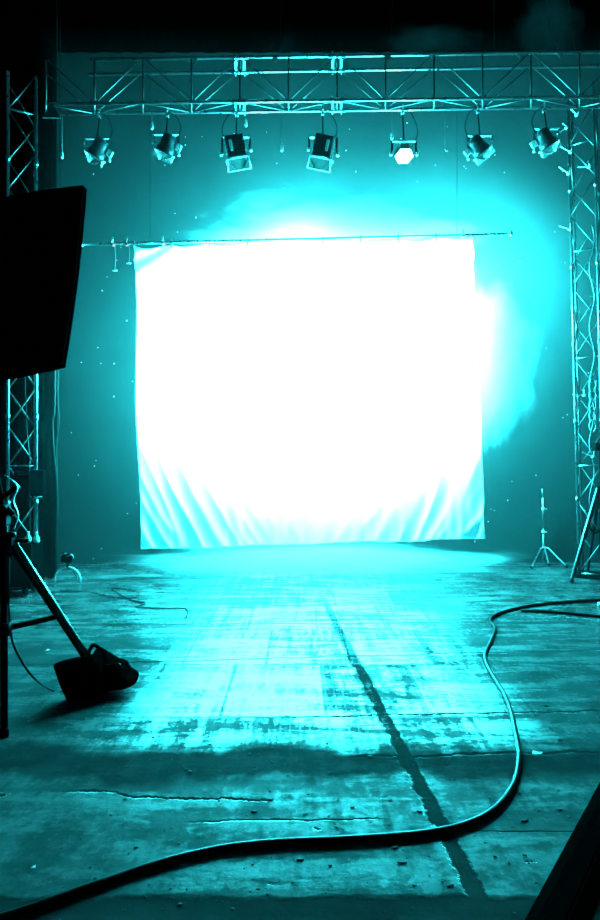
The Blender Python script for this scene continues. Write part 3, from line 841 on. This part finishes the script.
# ---------------------------------------------------------------- haze and smoke
def wedge(name, mat, x0, x1, yb, yf0, yf1, z0, z1):
    b = bmesh.new()
    v = [b.verts.new(p) for p in ((x0, yf0, z0), (x1, yf0, z0), (x1, yb, z0), (x0, yb, z0), (x0, yf1, z1), (x1, yf1, z1), (x1, yb, z1), (x0, yb, z1))]
    for f in ((0, 1, 2, 3), (4, 5, 6, 7), (0, 1, 5, 4), (1, 2, 6, 5), (2, 3, 7, 6), (3, 0, 4, 7)): b.faces.new([v[i] for i in f])
    mb = MB(); mb.b.free(); mb.b = b
    return mb.build(name, mat)
HZ = mat_volume('thin_stage_haze', .0045, .3)
tag(wedge('haze', HZ, XD + .02, XR - .05, WY - .02, 5.6, 7.0, .03, 6.6), 'thin cyan-lit haze filling the air around the backdrop', 'haze', kind='stuff')
def smoke(loc, sc, dens, lab, thr=.42, scale=2.4, rot=(0, 0, 0), soft=.6):
    mt = mat_volume('smoke_cloud', dens, .1, True, thr, scale, soft=soft)
    mb = MB(); bmesh.ops.create_icosphere(mb.b, subdivisions=3, radius=1.0)
    o = mb.build('smoke', mt); o.location = loc; o.scale = sc; o.rotation_euler = rot
    return tag(o, lab, 'smoke', kind='stuff')
smoke(P(330, 245, 8.1), (2.8, .28, 1.1), 5, 'bright smoke billowing up over the top of the glowing cloth')
smoke(P(488, 360, 8.1), (.95, .28, 1.8), 3.5, 'bright smoke drifting out past the right side of the glowing cloth')
smoke(P(420, 290, 8.05), (3.6, .28, 2.9), .15, 'added smoke veil spreading a soft glow behind and beyond the upper right of the cloth', scale=1.6, soft=1.3)  # halo volume added to brighten the air right of the cloth
smoke(P(548, 28, 7.15), (.62, .16, .75), .05, 'faint grey wisp of smoke rising above the right end of the truss')
smoke(P(430, 40, 7.15), (.9, .16, .32), .035, 'very faint wisp of smoke above the middle of the truss')
smoke(P(310, 562, 7.95), (3.7, .5, .42), 2.5, 'low white mist on the floor under the glowing cloth')

# ---------------------------------------------------------------- light
CY = (.027, .88, 1.0)
def point(name, loc, e, r=.25):
    l = bpy.data.lights.new(name, 'POINT'); l.energy = e; l.color = CY; l.shadow_soft_size = r
    o = bpy.data.objects.new(name, l); o.location = loc; COL.objects.link(o); return o
def area(name, loc, rot, e, sx, sy):
    l = bpy.data.lights.new(name, 'AREA'); l.shape = 'ELLIPSE'; l.size = sx; l.size_y = sy; l.energy = e; l.color = CY
    o = bpy.data.objects.new(name, l); o.location = loc; o.rotation_euler = rot; COL.objects.link(o); return o
area('backdrop_lamp_bank', P(314, 362, 8.35), (-PI / 2, 0, 0), 13500, 4.9, 3.5)
point('added_wall_fill', P(448, 300, 8.3), 4200, .30)  # unseen light added to brighten the wall and the right-hand smoke
point('added_smoke_fill', P(300, 256, 8.25), 3000, .25)  # unseen light added to whiten the smoke over the cloth

w = bpy.data.worlds.new('dark_hall'); S.world = w; w.use_nodes = True
w.node_tree.nodes['Background'].inputs[0].default_value = (0, .001, .001, 1)
w.node_tree.nodes['Background'].inputs[1].default_value = 1.0

cam = bpy.data.cameras.new('camera'); co = bpy.data.objects.new('camera', cam); COL.objects.link(co)
co.location = (0, 0, EYE); co.rotation_euler = (PI / 2, 0, 0)
cam.sensor_fit = 'VERTICAL'; cam.sensor_height = 36; cam.lens = 36 * F / 920; cam.clip_end = 60
S.camera = co
S.view_settings.view_transform = 'Standard'; S.view_settings.look = 'None'; S.view_settings.gamma = 1
S.view_settings.use_curve_mapping = False; S.view_settings.exposure = -0.05
try:
    c = S.cycles
    c.use_denoising = True; c.max_bounces = 6; c.diffuse_bounces = 3; c.glossy_bounces = 3; c.transmission_bounces = 3
    c.volume_bounces = 1; c.transparent_max_bounces = 12; c.volume_step_rate = .55; c.sample_clamp_indirect = 30
except Exception: pass
